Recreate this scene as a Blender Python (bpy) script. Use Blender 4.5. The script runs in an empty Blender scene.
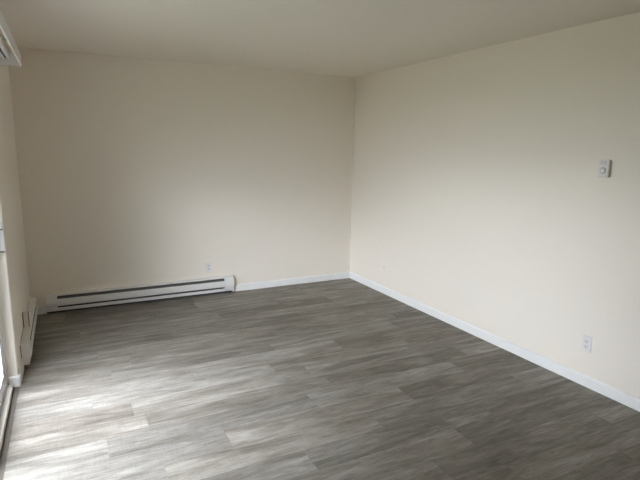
import bpy, bmesh, math, random
from mathutils import Matrix, Vector

# ------------------------------------------------------------------ camera
S = bpy.context.scene
COL = S.collection
YAW, PITCH, ROLL = -0.472357117, -0.180421489, 0.0144468055
CAM_H = 1.60317
fw = Vector((-math.sin(YAW) * math.cos(PITCH), math.cos(YAW) * math.cos(PITCH), math.sin(PITCH)))
rt = Vector((math.cos(YAW), math.sin(YAW), 0))
up = rt.cross(fw)
rt2 = math.cos(ROLL) * rt + math.sin(ROLL) * up
up2 = -math.sin(ROLL) * rt + math.cos(ROLL) * up
cam_data = bpy.data.cameras.new('camera')
cam_data.sensor_width = 36
cam_data.lens = 500.243 / 640 * 36
cam_data.clip_start = 0.02
cam = bpy.data.objects.new('camera', cam_data)
COL.objects.link(cam)
m = Matrix((rt2, up2, -fw)).transposed().to_4x4()
m.translation = Vector((0, 0, CAM_H))
cam.matrix_world = m
S.camera = cam

# ------------------------------------------------------------------ world: overcast sky over dim ground
w = bpy.data.worlds.new('overcast_sky')
S.world = w
w.use_nodes = True
nt = w.node_tree
for n in list(nt.nodes):
    nt.nodes.remove(n)
wo = nt.nodes.new('ShaderNodeOutputWorld')
bg = nt.nodes.new('ShaderNodeBackground')
tcw = nt.nodes.new('ShaderNodeTexCoord')
sep = nt.nodes.new('ShaderNodeSeparateXYZ')
nt.links.new(tcw.outputs['Generated'], sep.inputs[0])


def wm(op, a, b=None):
    n = nt.nodes.new('ShaderNodeMath')
    n.operation = op
    for k, q in enumerate((a, b)):
        if q is None:
            continue
        if isinstance(q, (int, float)):
            n.inputs[k].default_value = q
        else:
            nt.links.new(q, n.inputs[k])
    return n.outputs[0]


SX, SY, SZ = sep.outputs
elev = wm('DIVIDE', wm('ARCSINE', SZ), math.pi / 2)          # 0 horizon .. 1 zenith
hlen = wm('SQRT', wm('ADD', wm('MULTIPLY', SX, SX), wm('MULTIPLY', SY, SY)))
side = wm('DIVIDE', SY, wm('MAXIMUM', hlen, 1e-4))           # -1 towards -Y .. 1 towards +Y


def sky_ramp(stops):
    """stops: (elevation in degrees, brightness, (r, g, b))"""
    r = nt.nodes.new('ShaderNodeValToRGB')
    r.color_ramp.interpolation = 'LINEAR'
    el = r.color_ramp.elements
    while len(el) > 1:
        el.remove(el[-1])
    for k, (d, v, c) in enumerate(stops):
        e = el[0] if k == 0 else el.new(d / 90)
        e.position = d / 90
        e.color = (*[v * q / 100 for q in c], 1)
    nt.links.new(elev, r.inputs[0])
    return r.outputs[0]


COOL, NEUT = (0.95, 0.99, 1.10), (1.0, 1.0, 1.04)
# open sky straight out of the door: bands brightened to light the room
ahead = sky_ramp([(0, 10, COOL), (4, 12, COOL), (7, 22, COOL), (11, 21, COOL), (14, 12, COOL), (22, 9, COOL), (34, 6, NEUT),
                  (42, 24, COOL), (50, 44, COOL), (60, 52, COOL), (70, 66, COOL), (90, 66, COOL)])
# bright patch added low on the camera's side to light the back wall
low_patch = sky_ramp([(0, 10, COOL), (5, 9, COOL), (10, 18, COOL), (15, 33, COOL), (19, 34, COOL), (24, 12, COOL), (34, 6, COOL), (50, 8, COOL), (90, 20, COOL)])
# far side of the sky dimmed to shape the room light
dull = sky_ramp([(0, 1.0, COOL), (90, 1.5, COOL)])
# near side: dull low down, brightness added overhead for the door return
near = sky_ramp([(0, 1.0, COOL), (30, 3.0, COOL), (48, 34, COOL), (66, 50, COOL), (90, 60, COOL)])


def sky_mix(a, b, lo, hi):
    mrn = nt.nodes.new('ShaderNodeMapRange')
    mrn.interpolation_type = 'SMOOTHSTEP'
    mrn.inputs['From Min'].default_value = lo
    mrn.inputs['From Max'].default_value = hi
    nt.links.new(side, mrn.inputs['Value'])
    mxn = nt.nodes.new('ShaderNodeMix')
    mxn.data_type = 'RGBA'
    nt.links.new(mrn.outputs[0], mxn.inputs['Factor'])
    nt.links.new(a, mxn.inputs['A'])
    nt.links.new(b, mxn.inputs['B'])
    return mxn.outputs['Result']


nt.links.new(sky_mix(sky_mix(sky_mix(near, low_patch, -0.96, -0.74), ahead, -0.5, -0.3), dull, 0.3, 0.5), bg.inputs['Color'])
nt.links.new(bg.outputs[0], wo.inputs[0])
bg.inputs['Strength'].default_value = 104.0
S.cycles.diffuse_bounces = 12
S.cycles.max_bounces = 16
S.view_settings.view_transform = 'Standard'
S.view_settings.look = 'None'
S.view_settings.gamma = 1
S.view_settings.use_curve_mapping = False
S.view_settings.exposure = 0.0

# ------------------------------------------------------------------ dimensions (metres)
XL, XR = -0.3657, 3.1475
YB, YN = 5.3129, -2.6
H = 2.44
T = 0.15                      # wall thickness
DY0, DY1, DH = 1.86, 3.712, 2.05   # patio door opening


# ------------------------------------------------------------------ helpers
def mat(name, color, rough=0.5, metal=0.0, bump=0.0, bscale=200.0, spec=0.5, var=0.0):
    M = bpy.data.materials.new(name)
    M.use_nodes = True
    t = M.node_tree
    b = t.nodes['Principled BSDF']
    b.inputs['Base Color'].default_value = (*color, 1)
    b.inputs['Roughness'].default_value = rough
    b.inputs['Metallic'].default_value = metal
    b.inputs['Specular IOR Level'].default_value = spec
    tc = t.nodes.new('ShaderNodeTexCoord')
    nz = t.nodes.new('ShaderNodeTexNoise')
    nz.inputs['Scale'].default_value = bscale
    nz.inputs['Detail'].default_value = 3
    t.links.new(tc.outputs['Object'], nz.inputs['Vector'])
    if bump > 0:
        bp = t.nodes.new('ShaderNodeBump')
        bp.inputs['Strength'].default_value = bump
        bp.inputs['Distance'].default_value = 0.002
        t.links.new(nz.outputs[0], bp.inputs['Height'])
        t.links.new(bp.outputs[0], b.inputs['Normal'])
    mx = t.nodes.new('ShaderNodeMix')
    mx.data_type = 'RGBA'
    mx.inputs['A'].default_value = (*[c * (1 - var) for c in color], 1)
    mx.inputs['B'].default_value = (*[min(1, c * (1 + var)) for c in color], 1)
    n2 = t.nodes.new('ShaderNodeTexNoise')
    n2.inputs['Scale'].default_value = 3.0
    t.links.new(tc.outputs['Object'], n2.inputs['Vector'])
    t.links.new(n2.outputs[0], mx.inputs['Factor'])
    t.links.new(mx.outputs['Result'], b.inputs['Base Color'])
    return M


def box(bm, x0, x1, y0, y1, z0, z1):
    v = [bm.verts.new((x, y, z)) for x in (x0, x1) for y in (y0, y1) for z in (z0, z1)]
    for f in ((0, 1, 3, 2), (4, 6, 7, 5), (0, 4, 5, 1), (2, 3, 7, 6), (0, 2, 6, 4), (1, 5, 7, 3)):
        bm.faces.new([v[i] for i in f])


def prism(bm, prof, x0, x1, ax='x', n=None):
    """closed profile [(d, z)] swept from x0 to x1 along local X; d points to -Y"""
    a = [bm.verts.new((x0, -d, z)) for d, z in prof]
    b = [bm.verts.new((x1, -d, z)) for d, z in prof]
    k = len(prof)
    bm.faces.new(a)
    bm.faces.new(b[::-1])
    for i in range(k):
        bm.faces.new((a[i], b[i], b[(i + 1) % k], a[(i + 1) % k]))


def disc(bm, cx, cz, r, y0, y1, seg=40, r1=None):
    """short cylinder whose axis is local Y"""
    r1 = r if r1 is None else r1
    a = [bm.verts.new((cx + r * math.cos(2 * math.pi * i / seg), y0, cz + r * math.sin(2 * math.pi * i / seg))) for i in range(seg)]
    b = [bm.verts.new((cx + r1 * math.cos(2 * math.pi * i / seg), y1, cz + r1 * math.sin(2 * math.pi * i / seg))) for i in range(seg)]
    bm.faces.new(a)
    bm.faces.new(b[::-1])
    for i in range(seg):
        bm.faces.new((a[i], b[i], b[(i + 1) % seg], a[(i + 1) % seg]))


def tube_x(bm, x0, x1, cy, cz, r, seg=16):
    a = [bm.verts.new((x0, cy + r * math.cos(2 * math.pi * i / seg), cz + r * math.sin(2 * math.pi * i / seg))) for i in range(seg)]
    b = [bm.verts.new((x1, cy + r * math.cos(2 * math.pi * i / seg), cz + r * math.sin(2 * math.pi * i / seg))) for i in range(seg)]
    bm.faces.new(a)
    bm.faces.new(b[::-1])
    for i in range(seg):
        bm.faces.new((a[i], b[i], b[(i + 1) % seg], a[(i + 1) % seg]))


def obj(name, bm, material, parent=None, bevel=0.0, seg=2, smooth=False):
    bmesh.ops.recalc_face_normals(bm, faces=bm.faces)
    me = bpy.data.meshes.new(name)
    bm.to_mesh(me)
    bm.free()
    me.materials.append(material)
    o = bpy.data.objects.new(name, me)
    COL.objects.link(o)
    if parent is not None:
        o.parent = parent
    if smooth:
        for p in me.polygons:
            p.use_smooth = True
    if bevel > 0:
        b = o.modifiers.new('bevel', 'BEVEL')
        b.width = bevel
        b.segments = seg
        b.limit_method = 'ANGLE'
        b.angle_limit = math.radians(40)
    return o


def struct(name, bm, material, parent=None, label=None, **k):
    o = obj(name, bm, material, parent, **k)
    if parent is None:
        o['kind'] = 'structure'
        if label:
            o['label'] = label
    return o


def thing(name, label, cat, loc, rotz=0.0, group=None):
    o = bpy.data.objects.new(name, None)
    COL.objects.link(o)
    o.location = loc
    o.rotation_euler = (0, 0, rotz)
    o.empty_display_size = 0.05
    o['label'] = label
    o['category'] = cat
    if group:
        o['group'] = group
    return o


def dup(root, loc, rotz, label):
    r = root.copy()
    COL.objects.link(r)
    r.location = loc
    r.rotation_euler = (0, 0, rotz)
    r['label'] = label
    for ch in list(root.children):
        c = ch.copy()
        COL.objects.link(c)
        c.parent = r
        for g in list(ch.children):
            d = g.copy()
            COL.objects.link(d)
            d.parent = c
    return r


# ------------------------------------------------------------------ materials
M_wall = mat('matte_offwhite_paint', (0.83, 0.775, 0.695), 0.85, bump=0.12, bscale=160, spec=0.25, var=0.006)
M_ceil = mat('flat_ceiling_paint', (0.83, 0.775, 0.695), 0.95, bump=0.15, bscale=120, spec=0.15, var=0.006)
M_trim = mat('semigloss_white_trim', (0.84, 0.84, 0.83), 0.35, bump=0.03, bscale=60, var=0.006)
M_heat = mat('white_enamel', (0.80, 0.79, 0.77), 0.38, bump=0.02, bscale=80, var=0.01)
M_zinc = mat('dull_zinc', (0.20, 0.20, 0.20), 0.5, 0.6, bump=0.05, var=0.1)
M_fin_shade = mat('dark_fins_and_back_shade', (0.10, 0.10, 0.10), 0.6, 0.5, var=0.1)
M_plate = mat('white_plastic_plate', (0.76, 0.745, 0.725), 0.3, var=0.005)
M_recep = mat('white_receptacle_plastic', (0.69, 0.685, 0.68), 0.4, var=0.005)
M_dark = mat('dark_slot', (0.02, 0.02, 0.02), 0.7, var=0.1)
M_screw = mat('painted_screw', (0.62, 0.62, 0.62), 0.4, 0.2, var=0.02)
M_dial = mat('grey_dial_ring', (0.36, 0.36, 0.37), 0.45, var=0.03)
M_vinyl = mat('white_vinyl', (0.80, 0.80, 0.79), 0.4, bump=0.02, bscale=50, var=0.01)
M_sill = mat('beige_aluminium_sill', (0.66, 0.62, 0.56), 0.45, 0.0, bump=0.05, bscale=90, var=0.05)
M_gasket_shade = mat('black_gasket_and_gap_shade', (0.03, 0.03, 0.03), 0.6, var=0.1)  # door gaskets; also paints shaded gaps at heater caps and outlet box
M_brass = mat('tarnished_tan_metal', (0.20, 0.17, 0.12), 0.5, 0.3, var=0.05)
M_shade = mat('dark_taupe_threshold_shade', (0.10, 0.085, 0.07), 0.7, var=0.1)  # paints the shade along the door sill
M_alum = mat('brushed_aluminium', (0.50, 0.50, 0.50), 0.4, 0.7, var=0.05)
M_keeper = mat('pale_grey_metal', (0.74, 0.75, 0.78), 0.5, 0.0, var=0.02)
M_concrete = mat('balcony_concrete', (0.09, 0.09, 0.09), 0.9, bump=0.4, bscale=40, var=0.1)
M_ground = mat('garden_ground', (0.16, 0.17, 0.11), 0.95, bump=0.3, bscale=5, var=0.3)

# thin clear glass
M_glass = bpy.data.materials.new('clear_glass')
M_glass.use_nodes = True
t = M_glass.node_tree
for n in list(t.nodes):
    t.nodes.remove(n)
o_ = t.nodes.new('ShaderNodeOutputMaterial')
tr = t.nodes.new('ShaderNodeBsdfTransparent')
tr.inputs[0].default_value = (0.965, 0.98, 0.975, 1)
gl = t.nodes.new('ShaderNodeBsdfGlossy')
gl.inputs['Roughness'].default_value = 0.02
lw = t.nodes.new('ShaderNodeLayerWeight')
pw = t.nodes.new('ShaderNodeMath')
pw.operation = 'POWER'
pw.inputs[1].default_value = 5.0
fr = t.nodes.new('ShaderNodeMath')
fr.operation = 'MULTIPLY_ADD'
fr.inputs[1].default_value = 0.7
fr.inputs[2].default_value = 0.03
t.links.new(lw.outputs['Facing'], pw.inputs[0])
t.links.new(pw.outputs[0], fr.inputs[0])
ms = t.nodes.new('ShaderNodeMixShader')
t.links.new(fr.outputs[0], ms.inputs[0])
t.links.new(tr.outputs[0], ms.inputs[1])
t.links.new(gl.outputs[0], ms.inputs[2])
t.links.new(ms.outputs[0], o_.inputs[0])


def floor_material():
    M = bpy.data.materials.new('grey_vinyl_plank')
    M.use_nodes = True
    t = M.node_tree
    L = t.links.new
    b = t.nodes['Principled BSDF']

    def N(kind, **kw):
        n = t.nodes.new(kind)
        for k, v in kw.items():
            setattr(n, k, v)
        return n

    def math_(op, a, c=None, clamp=False):
        n = N('ShaderNodeMath', operation=op)
        n.use_clamp = clamp
        for i, q in enumerate((a, c)):
            if q is None:
                continue
            if isinstance(q, (int, float)):
                n.inputs[i].default_value = q
            else:
                L(q, n.inputs[i])
        return n.outputs[0]

    at = N('ShaderNodeAttribute', attribute_name='plank')       # r: tone, g: seed, b: hue
    sp = N('ShaderNodeSeparateColor')
    L(at.outputs['Color'], sp.inputs[0])
    tone, seed, hue = sp.outputs[0], sp.outputs[1], sp.outputs[2]
    uv = N('ShaderNodeUVMap', uv_map='plank_uv')                # metres from the plank's corner
    su = N('ShaderNodeSeparateXYZ')
    L(uv.outputs[0], su.inputs[0])
    u, v = su.outputs[0], su.outputs[1]
    so = math_('MULTIPLY', seed, 57.0)

    def grain(sx, sy, detail, rough, off=0.0, dist=0.0):
        c = N('ShaderNodeCombineXYZ')
        L(math_('MULTIPLY', u, sx), c.inputs[0])
        L(math_('MULTIPLY', v, sy), c.inputs[1])
        L(math_('ADD', so, off), c.inputs[2])
        n = N('ShaderNodeTexNoise')
        n.inputs['Scale'].default_value = 1
        n.inputs['Detail'].default_value = detail
        n.inputs['Roughness'].default_value = rough
        n.inputs['Distortion'].default_value = dist
        L(c.outputs[0], n.inputs['Vector'])
        return n.outputs[0]

    broad = grain(1.7, 10.0, 3, 0.55, 0, 0.9)          # wide cloudy streaks
    mid = grain(4.5, 32.0, 6, 0.68, 11.0, 1.0)
    fine = grain(9.0, 170.0, 3, 0.6, 23.0, 0.3)
    saw = grain(150.0, 14.0, 2, 0.5, 31.0)           # faint cross-cut saw marks
    s = math_('MULTIPLY', math_('SUBTRACT', broad, 0.5), 1.3)
    s = math_('ADD', s, math_('MULTIPLY', math_('SUBTRACT', mid, 0.5), 1.0))
    s = math_('ADD', s, math_('MULTIPLY', math_('SUBTRACT', fine, 0.5), 0.6))
    s = math_('ADD', s, math_('MULTIPLY', math_('SUBTRACT', saw, 0.5), 0.22))
    s = math_('ADD', s, math_('MULTIPLY', math_('SUBTRACT', tone, 0.5), 0.48))
    chk = grain(11.0, 62.0, 3, 0.6, 67.0, 0.5)          # short dark checks along the grain
    s = math_('SUBTRACT', s, math_('MULTIPLY', math_('SUBTRACT', chk, 0.60, clamp=True), 2.2))
    s = math_('ADD', s, 0.52, clamp=True)
    r = N('ShaderNodeValToRGB')
    e = r.color_ramp.elements
    e[0].position = 0.0
    e[0].color = (0.100, 0.088, 0.075, 1)
    e[1].position = 1.0
    e[1].color = (0.38, 0.368, 0.342, 1)
    k = e.new(0.35)
    k.color = (0.172, 0.158, 0.139, 1)
    k = e.new(0.65)
    k.color = (0.25, 0.237, 0.214, 1)
    L(s, r.inputs[0])
    # warm / cool shift per plank
    hm = N('ShaderNodeMix', data_type='RGBA', blend_type='MULTIPLY')
    hm.inputs['Factor'].default_value = 1
    hr = N('ShaderNodeValToRGB')
    hr.color_ramp.elements[0].color = (1.0, 1.0, 1.0, 1)
    hr.color_ramp.elements[1].color = (1.0, 0.965, 0.93, 1)
    L(hue, hr.inputs[0])
    L(r.outputs[0], hm.inputs['A'])
    L(hr.outputs[0], hm.inputs['B'])
    # knots and dark checks: sparse
    kn = grain(7.0, 26.0, 3, 0.65, 41.0, 1.2)
    kmask = math_('MULTIPLY', math_('SUBTRACT', kn, 0.70), 9.0, clamp=True)
    km = N('ShaderNodeMix', data_type='RGBA')
    km.inputs['B'].default_value = (0.055, 0.045, 0.04, 1)
    L(math_('MULTIPLY', kmask, 0.6), km.inputs['Factor'])
    L(hm.outputs['Result'], km.inputs['A'])
    L(km.outputs['Result'], b.inputs['Base Color'])
    rr = math_('ADD', math_('MULTIPLY', fine, 0.12), 0.46)
    L(rr, b.inputs['Roughness'])
    b.inputs['Specular IOR Level'].default_value = 0.3
    bp = N('ShaderNodeBump')
    bp.inputs['Strength'].default_value = 0.25
    bp.inputs['Distance'].default_value = 0.001
    L(math_('ADD', fine, math_('MULTIPLY', mid, 0.5)), bp.inputs['Height'])
    L(bp.outputs[0], b.inputs['Normal'])
    return M


# ------------------------------------------------------------------ floor: click-lock planks running along X
def build_floor():
    rnd = random.Random(4)
    bm = bmesh.new()
    cl = bm.loops.layers.float_color.new('plank')
    uvl = bm.loops.layers.uv.new('plank_uv')
    PW, PL = 0.19, 1.22
    # joint positions read off the photo, row k centred on y = 1.934 + 0.19 k
    joint = {-2: 1.94, -1: 1.62, 0: 1.935, 1: 1.05, 2: 1.575, 3: 0.72, 4: 0.11, 5: 0.34, 6: 0.28, 7: 0.06, 8: 0.725,
             9: 0.205, 10: 0.35, 11: 0.14, 12: 0.743, 13: 0.35, 14: 0.03, 15: 0.70, 16: 1.12, 17: 1.14, 18: 0.5}
    # tone of chosen planks, keyed (row, plank number counted from the joint)
    tones = {(0, -1): .78, (0, 0): .25, (3, -1): .45, (3, 0): .80, (3, 1): .25, (2, -1): .62, (2, 0): .42, (2, 1): .72,
             (-2, 0): .66, (-2, -1): .40, (-1, -1): .55, (-1, 0): .35, (6, -1): .35, (6, 0): .72, (8, -1): .42,
             (8, 0): .80, (9, 0): .28, (9, 1): .78, (9, 2): .40, (10, -1): .72, (10, 0): .50, (4, 1): .70,
             (4, 2): .35, (5, 1): .42, (5, 2): .75, (14, 0): .6, (14, 1): .2, (5, 0): .45, (4, 0): .3, (7, 0): .6,
             (7, -1): .45, (1, 0): .32, (1, 1): .3, (11, 0): .62, (12, 0): .35, (12, -1): .3, (16, 1): .65}
    y = 1.934 - 0.095 - 24 * PW
    k = -24
    g = 0.0006
    while y < YB:
        y0, y1 = max(y, YN), min(y + PW, YB)
        if y1 > YN:
            j = joint.get(k, rnd.uniform(0, PL))
            n = math.floor((XL - j) / PL)
            x = j + n * PL
            while x < XR:
                x0, x1 = max(x, XL), min(x + PL, XR)
                tone = tones.get((k, n), rnd.uniform(0.3, 0.7))
                seed, hue = rnd.random(), rnd.random()
                vs = [(x0 + g, y0 + g), (x1 - g, y0 + g), (x1 - g, y1 - g), (x0 + g, y1 - g)]
                f = bm.faces.new([bm.verts.new((a, c, 0.0)) for a, c in vs])
                for lp, (a, c) in zip(f.loops, vs):
                    lp[cl] = (tone, seed, hue, 1)
                    lp[uvl].uv = (a - x, c - y)
                # bevelled edges of the plank
                vd = [(x0, y0), (x1, y0), (x1, y1), (x0, y1)]
                top = list(f.verts)
                low = [bm.verts.new((a, c, -0.0008)) for a, c in vd]
                for i in range(4):
                    q = bm.faces.new((top[i], low[i], low[(i + 1) % 4], top[(i + 1) % 4]))
                    for lp in q.loops:
                        lp[cl] = (tone * 0.6, seed, hue, 1)
                        lp[uvl].uv = (lp.vert.co.x - x, lp.vert.co.y - y)
                x += PL
                n += 1
        y += PW
        k += 1
    me = bpy.data.meshes.new('floor')
    bm.to_mesh(me)
    bm.free()
    me.materials.append(floor_material())
    o = bpy.data.objects.new('floor', me)
    COL.objects.link(o)
    o['kind'] = 'structure'
    o['label'] = 'grey wood-look vinyl plank floor'
    # screed below
    b2 = bmesh.new()
    box(b2, XL - T, XR + T, YN - T, YB + T, -0.15, -0.001)
    s = obj('subfloor', b2, M_concrete, o)
    return o


build_floor()

# ------------------------------------------------------------------ room shell
bm = bmesh.new(); box(bm, XL - T, XR + T, YN - T, YB + T, H, H + 0.15)
struct('ceiling', bm, M_ceil, label='flat off-white ceiling')
bm = bmesh.new(); box(bm, XL - T, XR + T, YB, YB + T, 0, H)
struct('wall_back', bm, M_wall, label='off-white back wall with the long baseboard heater')
bm = bmesh.new(); box(bm, XR, XR + T, YN, YB, 0, H)
struct('wall_right', bm, M_wall, label='off-white right wall with thermostat and outlet')
bm = bmesh.new(); box(bm, XL - T, XR + T, YN - T, YN, 0, H)
struct('wall_near', bm, M_wall, label='off-white wall behind the camera')
# left wall with the patio door opening, rounded drywall corners
bm = bmesh.new()


def bull(bm, y0, y1, corner):
    """wall slab piece with a rounded corner at (XL, corner side)"""
    r = 0.012
    pts = []
    if corner == 'low':     # corner at y0
        pts = [(XL - T, y0), ]
        for i in range(7):
            a = math.radians(-90 + 15 * i)
            pts.append((XL - r + r * math.cos(a), y0 + r + r * math.sin(a)))
        pts += [(XL, y1), (XL - T, y1)]
    else:
        pts = [(XL - T, y0), (XL, y0)]
        for i in range(7):
            a = math.radians(0 + 15 * i)
            pts.append((XL - r + r * math.cos(a), y1 - r + r * math.sin(a)))
        pts += [(XL - T, y1)]
    a = [bm.verts.new((x, y, 0)) for x, y in pts]
    b = [bm.verts.new((x, y, DH)) for x, y in pts]
    n = len(pts)
    bm.faces.new(a[::-1])
    bm.faces.new(b)
    for i in range(n):
        bm.faces.new((a[i], a[(i + 1) % n], b[(i + 1) % n], b[i]))


bull(bm, DY1, YB, 'low')
bull(bm, YN, DY0, 'high')
box(bm, XL - T, XL, YN, YB, DH, H)
struct('wall_left', bm, M_wall, label='off-white left wall with patio door opening')


# baseboards: profile with eased top edge
def base_prof(h=0.078, t=0.013):
    return [(0, 0), (t, 0), (t, h - 0.012), (t - 0.003, h - 0.005), (t - 0.007, h), (0, h)]


def baseboard(name, x0, x1, loc, rotz, label):
    bm = bmesh.new()
    prism(bm, base_prof(), x0, x1)
    o = struct(name, bm, M_trim, label=label)
    o.location = loc
    o.rotation_euler = (0, 0, rotz)
    return o


HX0, HX1 = -0.238, 1.609       # back heater extents
baseboard('baseboard_back', HX1 + 0.035, XR - 0.0135, (0, YB, 0), 0, 'white baseboard right of the back wall heater')
baseboard('baseboard_back_short', XL, HX0 - 0.002, (0, YB, 0), 0, 'short white baseboard left of the back wall heater')
baseboard('baseboard_right', -YB, -YN, (XR, 0, 0), -math.pi / 2, 'white baseboard along the right wall')
baseboard('baseboard_near', -XR + 0.0135, -XL, (0, YN, 0), math.pi, 'white baseboard behind the camera')
baseboard('baseboard_left_near', YN + 0.0135, DY0 + 0.012, (XL, 0, 0), math.pi / 2, 'white baseboard on the left wall before the door')
# wraps the drywall corner at the door and returns into the opening
bm = bmesh.new()
prof = base_prof()
path = [(XL, 3.995, 1, 0), (XL, DY1 + 0.012, 1, 0)]
for i in range(1, 7):
    a = math.radians(-15 * i)
    path.append((XL - 0.012 + 0.012 * math.cos(a), DY1 + 0.012 + 0.012 * math.sin(a), math.cos(a), math.sin(a)))
path.append((XL - 0.058, DY1, 0, -1))
rings = []
for x, y, nx, ny in path:
    rings.append([bm.verts.new((x + nx * d, y + ny * d, z)) for d, z in prof])
for A, B in zip(rings, rings[1:]):
    for i in range(len(prof)):
        bm.faces.new((A[i], B[i], B[(i + 1) % len(prof)], A[(i + 1) % len(prof)]))
bm.faces.new(rings[0]); bm.faces.new(rings[-1][::-1])
struct('baseboard_left', bm, M_trim, label='white baseboard wrapping the door corner beside the left heater')

# ------------------------------------------------------------------ patio door in the left wall
door = bpy.data.objects.new('door_1', None)
COL.objects.link(door)
door['kind'] = 'structure'
door['label'] = 'white sliding patio door in the left wall'
FX0, FX1 = XL - 0.145, XL - 0.062      # frame depth
bm = bmesh.new()
box(bm, FX0, FX1, DY0, DY0 + 0.04, 0.0, DH)
box(bm, FX0, FX1, DY1 - 0.04, DY1, 0.0, DH)
box(bm, FX0, FX1, DY0 + 0.04, DY1 - 0.04, DH - 0.04, DH)
obj('frame', bm, M_vinyl, door, bevel=0.003)
bm = bmesh.new()
box(bm, FX0, FX1, DY0 + 0.04, DY1 - 0.04, 0.0, 0.035)
box(bm, FX0 + 0.035, FX0 + 0.041, DY0 + 0.04, DY1 - 0.04, 0.035, 0.047)
obj('track', bm, M_alum, door, bevel=0.001)
bm = bmesh.new()
box(bm, FX1, XL - 0.032, DY0 + 0.002, DY1 - 0.014, 0.0, 0.036)
obj('sill', bm, M_sill, door, bevel=0.004)
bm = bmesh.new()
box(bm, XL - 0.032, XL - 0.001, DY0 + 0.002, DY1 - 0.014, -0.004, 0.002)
obj('threshold_shade', bm, M_shade, door)  # dark strip painted in for the shade at the foot of the sill
mid_y = (DY0 + DY1) / 2


def panel(name, y0, y1, x0, x1, handle_side=None):
    z0, z1 = 0.048, DH - 0.045
    bm = bmesh.new()
    s = 0.065
    box(bm, x0, x1, y0, y0 + s, z0, z1)
    box(bm, x0, x1, y1 - s, y1, z0, z1)
    box(bm, x0, x1, y0 + s, y1 - s, z0, z0 + 0.08)
    box(bm, x0, x1, y0 + s, y1 - s, z1 - s, z1)
    p = obj(name, bm, M_vinyl, door, bevel=0.003)
    bm = bmesh.new()
    gx = (x0 + x1) / 2
    e = 0.006
    for a in (x0 - 0.0005, x1 - 0.0015):
        box(bm, a, a + 0.002, y0 + s - e, y0 + s + e, z0 + 0.08, z1 - s)
        box(bm, a, a + 0.002, y1 - s - e, y1 - s + e, z0 + 0.08, z1 - s)
        box(bm, a, a + 0.002, y0 + s, y1 - s, z0 + 0.08 - e, z0 + 0.08 + e)
        box(bm, a, a + 0.002, y0 + s, y1 - s, z1 - s - e, z1 - s + e)
    obj('gasket', bm, M_gasket_shade, p)
    bm = bmesh.new()
    box(bm, gx - 0.003, gx + 0.003, y0 + s - 0.004, y1 - s + 0.004, z0 + 0.076, z1 - s + 0.004)
    obj('glass', bm, M_glass, p)
    return p


panel('fixed_panel', DY0 + 0.04, mid_y + 0.035, FX0 + 0.003, FX0 + 0.035)
sp_ = panel('sliding_panel', mid_y - 0.035, DY1 - 0.041, FX0 + 0.042, FX0 + 0.076)
bm = bmesh.new()
box(bm, FX0 + 0.076, FX0 + 0.090, DY1 - 0.088, DY1 - 0.066, 0.92, 1.14)
obj('handle', bm, M_vinyl, sp_, bevel=0.004)
# lock keeper set on the drywall return: pale plate between two dark lips
kp = thing('lock_keeper', 'small pale metal latch keeper on the bright door return at the left edge', 'latch',
           (XL - 0.031, DY1, 1.0))
bm = bmesh.new(); box(bm, -0.022, 0.018, -0.003, 0, -0.07, 0.066)
obj('plate', bm, M_keeper, kp, bevel=0.001)
for z in (-0.078, 0.066):
    bm = bmesh.new(); box(bm, -0.022, 0.026, -0.012, 0, z, z + 0.009)
    obj('lip', bm, M_brass, kp, bevel=0.001)

# outside: balcony slab, soffit above, garden ground below
bm = bmesh.new(); box(bm, XL - T - 1.6, XL - T - 0.001, -1.5, 6.5, -0.2, -0.03)
struct('trim_balcony_slab', bm, M_concrete, label='concrete balcony slab outside the door')
bm = bmesh.new(); box(bm, -80, XL - T - 0.002, -60, 70, -3.2, -3.0)
struct('trim_ground', bm, M_ground, label='garden ground below the balcony')


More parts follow.
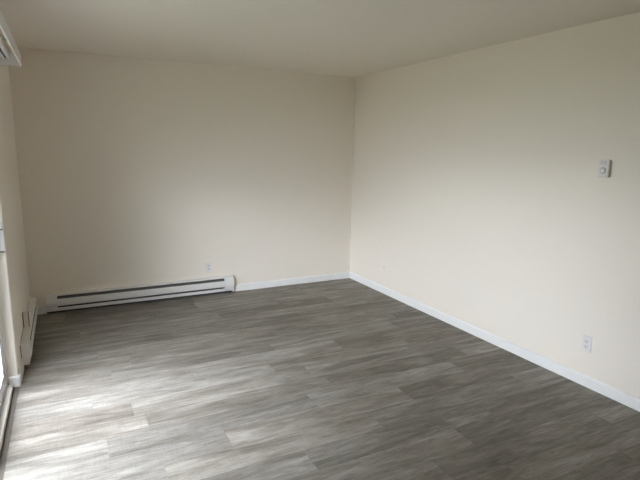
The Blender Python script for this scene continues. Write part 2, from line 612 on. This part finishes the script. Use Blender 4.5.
# ------------------------------------------------------------------ baseboard heaters
def heater(name, L, label, loc, rotz, capw=0.098):
    """local X 0..L, wall plane local y=0, room side -Y"""
    t = thing(name, label, 'heater', loc, rotz, 'baseboard heaters')
    bm = bmesh.new()
    box(bm, 0.002, L - 0.002, -0.003, 0, 0.0, 0.188)  # panel kept dark and run to the floor to paint shade underneath
    obj('back_panel', bm, M_fin_shade, t)
    bm = bmesh.new()      # hood: top sheet with a folded front lip
    prism(bm, [(0.003, 0.190), (0.052, 0.190), (0.0565, 0.187), (0.0575, 0.177), (0.0555, 0.177), (0.054, 0.185),
               (0.051, 0.187), (0.003, 0.187)], capw * 0.6, L - capw * 0.6)
    obj('hood', bm, M_heat, t, bevel=0.0006)
    bm = bmesh.new()      # front cover, gently bowed
    outer = [(0.0590, 0.147), (0.0625, 0.143), (0.0650, 0.128), (0.0655, 0.110), (0.0640, 0.092), (0.0620, 0.082), (0.058, 0.078)]
    inner = [(d - 0.003, z) for d, z in outer][::-1]
    prism(bm, outer + inner, capw * 0.6, L - capw * 0.6)
    obj('front_panel', bm, M_heat, t)
    bm = bmesh.new()      # lower lip
    prism(bm, [(0.003, 0.027), (0.050, 0.027), (0.0535, 0.030), (0.0555, 0.057), (0.0525, 0.060), (0.0525, 0.056),
               (0.050, 0.032), (0.003, 0.029)], capw * 0.6, L - capw * 0.6)
    obj('bottom_lip', bm, M_heat, t, bevel=0.0005)
    bm = bmesh.new()      # slanting deflector behind the upper slot
    prism(bm, [(0.004, 0.182), (0.040, 0.138), (0.0415, 0.139), (0.0055, 0.183)], capw, L - capw)
    obj('deflector', bm, M_zinc, t)
    bm = bmesh.new()
    tube_x(bm, capw * 0.5, L - capw * 0.5, -0.030, 0.095, 0.008)
    x = capw + 0.01
    while x < L - capw - 0.01:
        box(bm, x, x + 0.0012, -0.050, -0.010, 0.070, 0.120)
        x += 0.0095
    obj('heating_element', bm, M_fin_shade, t)
    for a, b in ((0, capw), (L - capw, L)):
        bm = bmesh.new()
        prism(bm, [(0, 0.026), (0.046, 0.026), (0.050, 0.029), (0.0565, 0.080), (0.0660, 0.088), (0.0700, 0.105), (0.0705, 0.122),
                   (0.0680, 0.140), (0.058, 0.186), (0.054, 0.192), (0, 0.192)], a, b)
        c = obj('end_cap', bm, M_heat, t, bevel=0.002)
        c['label'] = 'plain white enamel end cap'
        bm = bmesh.new()
        box(bm, a - 0.0008, b + 0.0008, -0.0045, 0, 0.085, 0.180)
        obj('wall_gap_shade', bm, M_gasket_shade, c)  # dark strip painting the shaded gap between cap and wall
        bm = bmesh.new()
        disc(bm, (a + b) / 2, 0.066, 0.0035, -0.0565, -0.0535, 16)
        obj('screw', bm, M_screw, c)
    return t


heater('baseboard_heater', HX1 - HX0, 'long white baseboard heater on the back wall below the outlet',
       (HX0, YB, 0), 0)
heater('baseboard_heater', 5.25 - 4.0, 'short white baseboard heater on the left wall next to the patio door',
       (XL, 4.0, 0), math.pi / 2)


# ------------------------------------------------------------------ duplex outlets
def outlet(name, label, loc, rotz, cat='outlet'):
    t = thing(name, label, cat, loc, rotz, 'wall outlets')
    W, Hh = 0.0345, 0.056
    bm = bmesh.new()
    prism(bm, [(0, -Hh), (0.003, -Hh), (0.006, -Hh + 0.004), (0.006, Hh - 0.004), (0.003, Hh), (0, Hh)], -W, W)
    p = obj('cover_plate', bm, M_plate, t, bevel=0.0015)
    for s in (-1, 1):
        bm = bmesh.new()
        cz = s * 0.0195
        pts = []
        for i in range(24):
            a = 2 * math.pi * i / 24
            pts.append((0.0172 * math.cos(a), cz + max(-0.0125, min(0.0125, 0.0172 * math.sin(a)))))
        A = [bm.verts.new((x, -0.006, z)) for x, z in pts]
        B = [bm.verts.new((x, -0.0085, z)) for x, z in pts]
        bm.faces.new(A); bm.faces.new(B[::-1])
        for i in range(24):
            bm.faces.new((A[i], B[i], B[(i + 1) % 24], A[(i + 1) % 24]))
        r = obj('receptacle', bm, M_recep, t, bevel=0.0006)
        bm = bmesh.new()
        box(bm, -0.0075, -0.0053, -0.0089, -0.0084, cz - 0.003, cz + 0.0065)
        box(bm, 0.0053, 0.0071, -0.0089, -0.0084, cz - 0.002, cz + 0.0055)
        disc(bm, 0, cz - 0.0072, 0.0026, -0.0084, -0.0089, 12)
        obj('slots', bm, M_dark, r)
    bm = bmesh.new()
    disc(bm, 0, 0, 0.0032, -0.006, -0.0072, 14)
    obj('screw', bm, M_screw, t)
    return t


o1 = outlet('wall_outlet', 'white duplex outlet on the back wall above the long heater', (1.346, YB, 0.307), 0)
dup(o1, (XR, 2.077, 0.302), -math.pi / 2, 'white duplex outlet low on the right wall below the thermostat')
t = thing('cable_plate', 'tiny pale cable wall plate far along the right wall near the room corner', 'wall plate',
          (XR, 4.555, 0.304), -math.pi / 2)
bm = bmesh.new(); box(bm, -0.034, 0.034, -0.004, 0, -0.056, 0.056)
obj('cover_plate', bm, M_wall, t, bevel=0.0015)
bm = bmesh.new(); disc(bm, 0, 0, 0.0075, -0.004, -0.006, 20)
k_ = obj('jack_nut', bm, M_alum, t)
bm = bmesh.new(); disc(bm, 0, 0, 0.0045, -0.006, -0.013, 20)
obj('jack', bm, M_alum, k_)

# surface box outlet on the left wall above the small heater
t = thing('surface_outlet', 'white raised outlet box on the left wall above the short heater', 'outlet', (XL, 4.41, 0.245), math.pi / 2)
bm = bmesh.new(); box(bm, -0.034, 0.034, -0.038, -0.006, -0.055, 0.055)
obj('back_box', bm, M_wall, t, bevel=0.002)
bm = bmesh.new(); box(bm, -0.0325, 0.0325, -0.044, -0.038, -0.0535, 0.0535)
box(bm, -0.0325, 0.0325, -0.006, 0, -0.0535, 0.0535)
obj('seam_shade', bm, M_gasket_shade, t)  # dark strips painting the shaded gaps behind box and cover
bm = bmesh.new(); box(bm, -0.0365, 0.0365, -0.049, -0.044, -0.058, 0.058)
cp = obj('cover_plate', bm, M_plate, t, bevel=0.0015)
for cz in (-0.0195, 0.0195):
    bm = bmesh.new(); box(bm, -0.017, 0.017, -0.051, -0.049, cz - 0.0125, cz + 0.0125)
    obj('receptacle', bm, M_recep, t, bevel=0.0008)

# ------------------------------------------------------------------ thermostat
t = thing('thermostat', 'white wall thermostat with round dial on the right wall', 'thermostat', (XR, 2.085, 1.504), -math.pi / 2)
bm = bmesh.new(); box(bm, -0.033, 0.033, -0.006, 0, -0.054, 0.054)
obj('back_plate', bm, M_recep, t, bevel=0.001)
bm = bmesh.new()
box(bm, -0.0345, 0.0345, -0.030, -0.006, -0.056, 0.056)
body = obj('body', bm, M_plate, t, bevel=0.003, seg=3)
bm = bmesh.new()
for i in range(5):
    z = 0.026 + i * 0.005
    box(bm, -0.022, 0.022, -0.0303, -0.0298, z, z + 0.0014)
obj('vent_slots', bm, M_dial, body)
bm = bmesh.new()
# printed ring around the dial
seg = 48
cz = -0.014
R0, R1 = 0.0175, 0.0215
vs = [[bm.verts.new((r * math.cos(2 * math.pi * i / seg), y, cz + r * math.sin(2 * math.pi * i / seg))) for i in range(seg)]
      for r, y in ((R0, -0.0298), (R0, -0.0308), (R1, -0.0308), (R1, -0.0298))]
for a in range(4):
    A, B = vs[a], vs[(a + 1) % 4]
    for i in range(seg):
        bm.faces.new((A[i], A[(i + 1) % seg], B[(i + 1) % seg], B[i]))
obj('dial_ring', bm, M_dial, body)
bm = bmesh.new(); disc(bm, 0, cz, 0.0165, -0.030, -0.037, 48, 0.0150)
dl = obj('dial', bm, M_plate, body, bevel=0.001)
bm = bmesh.new(); box(bm, -0.0008, 0.0008, -0.0374, -0.0368, cz + 0.004, cz + 0.0135)
obj('pointer', bm, M_dial, dl)

# ------------------------------------------------------------------ blind valance over the patio door
VE, VS = 3.90, 1.10
t = thing('blind_valance', 'white vertical blind valance and headrail above the patio door', 'blind', (XL, VS, 2.10), math.pi / 2)
Lv = VE - VS
D = 0.170
bm = bmesh.new()
prism(bm, [(D - 0.006, 0.0), (D, 0.0), (D + 0.001, 0.004), (D - 0.002, 0.038), (D + 0.001, 0.071), (D, 0.076), (D - 0.006, 0.076)], 0, Lv)
obj('front_panel', bm, M_vinyl, t)
for a in (0.0, Lv - 0.006):
    bm = bmesh.new(); box(bm, a, a + 0.006, -(D - 0.006), 0, 0.0, 0.076)
    obj('end_return', bm, M_vinyl, t)
bm = bmesh.new()      # headrail channel, open slot facing down
z0, z1 = 0.025, 0.060
prism(bm, [(0.075, z1), (0.115, z1), (0.115, z0), (0.101, z0), (0.101, z0 + 0.003), (0.112, z0 + 0.003), (0.112, z1 - 0.003),
           (0.078, z1 - 0.003), (0.078, z0 + 0.003), (0.089, z0 + 0.003), (0.089, z0), (0.075, z0)], 0.02, Lv - 0.10)
hr_ = obj('headrail', bm, M_vinyl, t)
bm = bmesh.new(); box(bm, 0.03, Lv - 0.11, -0.111, -0.079, z0 + 0.004, z1 - 0.004)
obj('track_core', bm, M_dark, hr_)
x = 0.25
while x < Lv:
    bm = bmesh.new()
    box(bm, x - 0.012, x + 0.012, -0.150, 0, 0.061, 0.065)
    box(bm, x - 0.012, x + 0.012, -0.004, 0, 0.020, 0.0605)
    obj('bracket', bm, M_alum, t)
    x += (Lv - 0.25 - 0.55) / 2 if x < 2 else 5
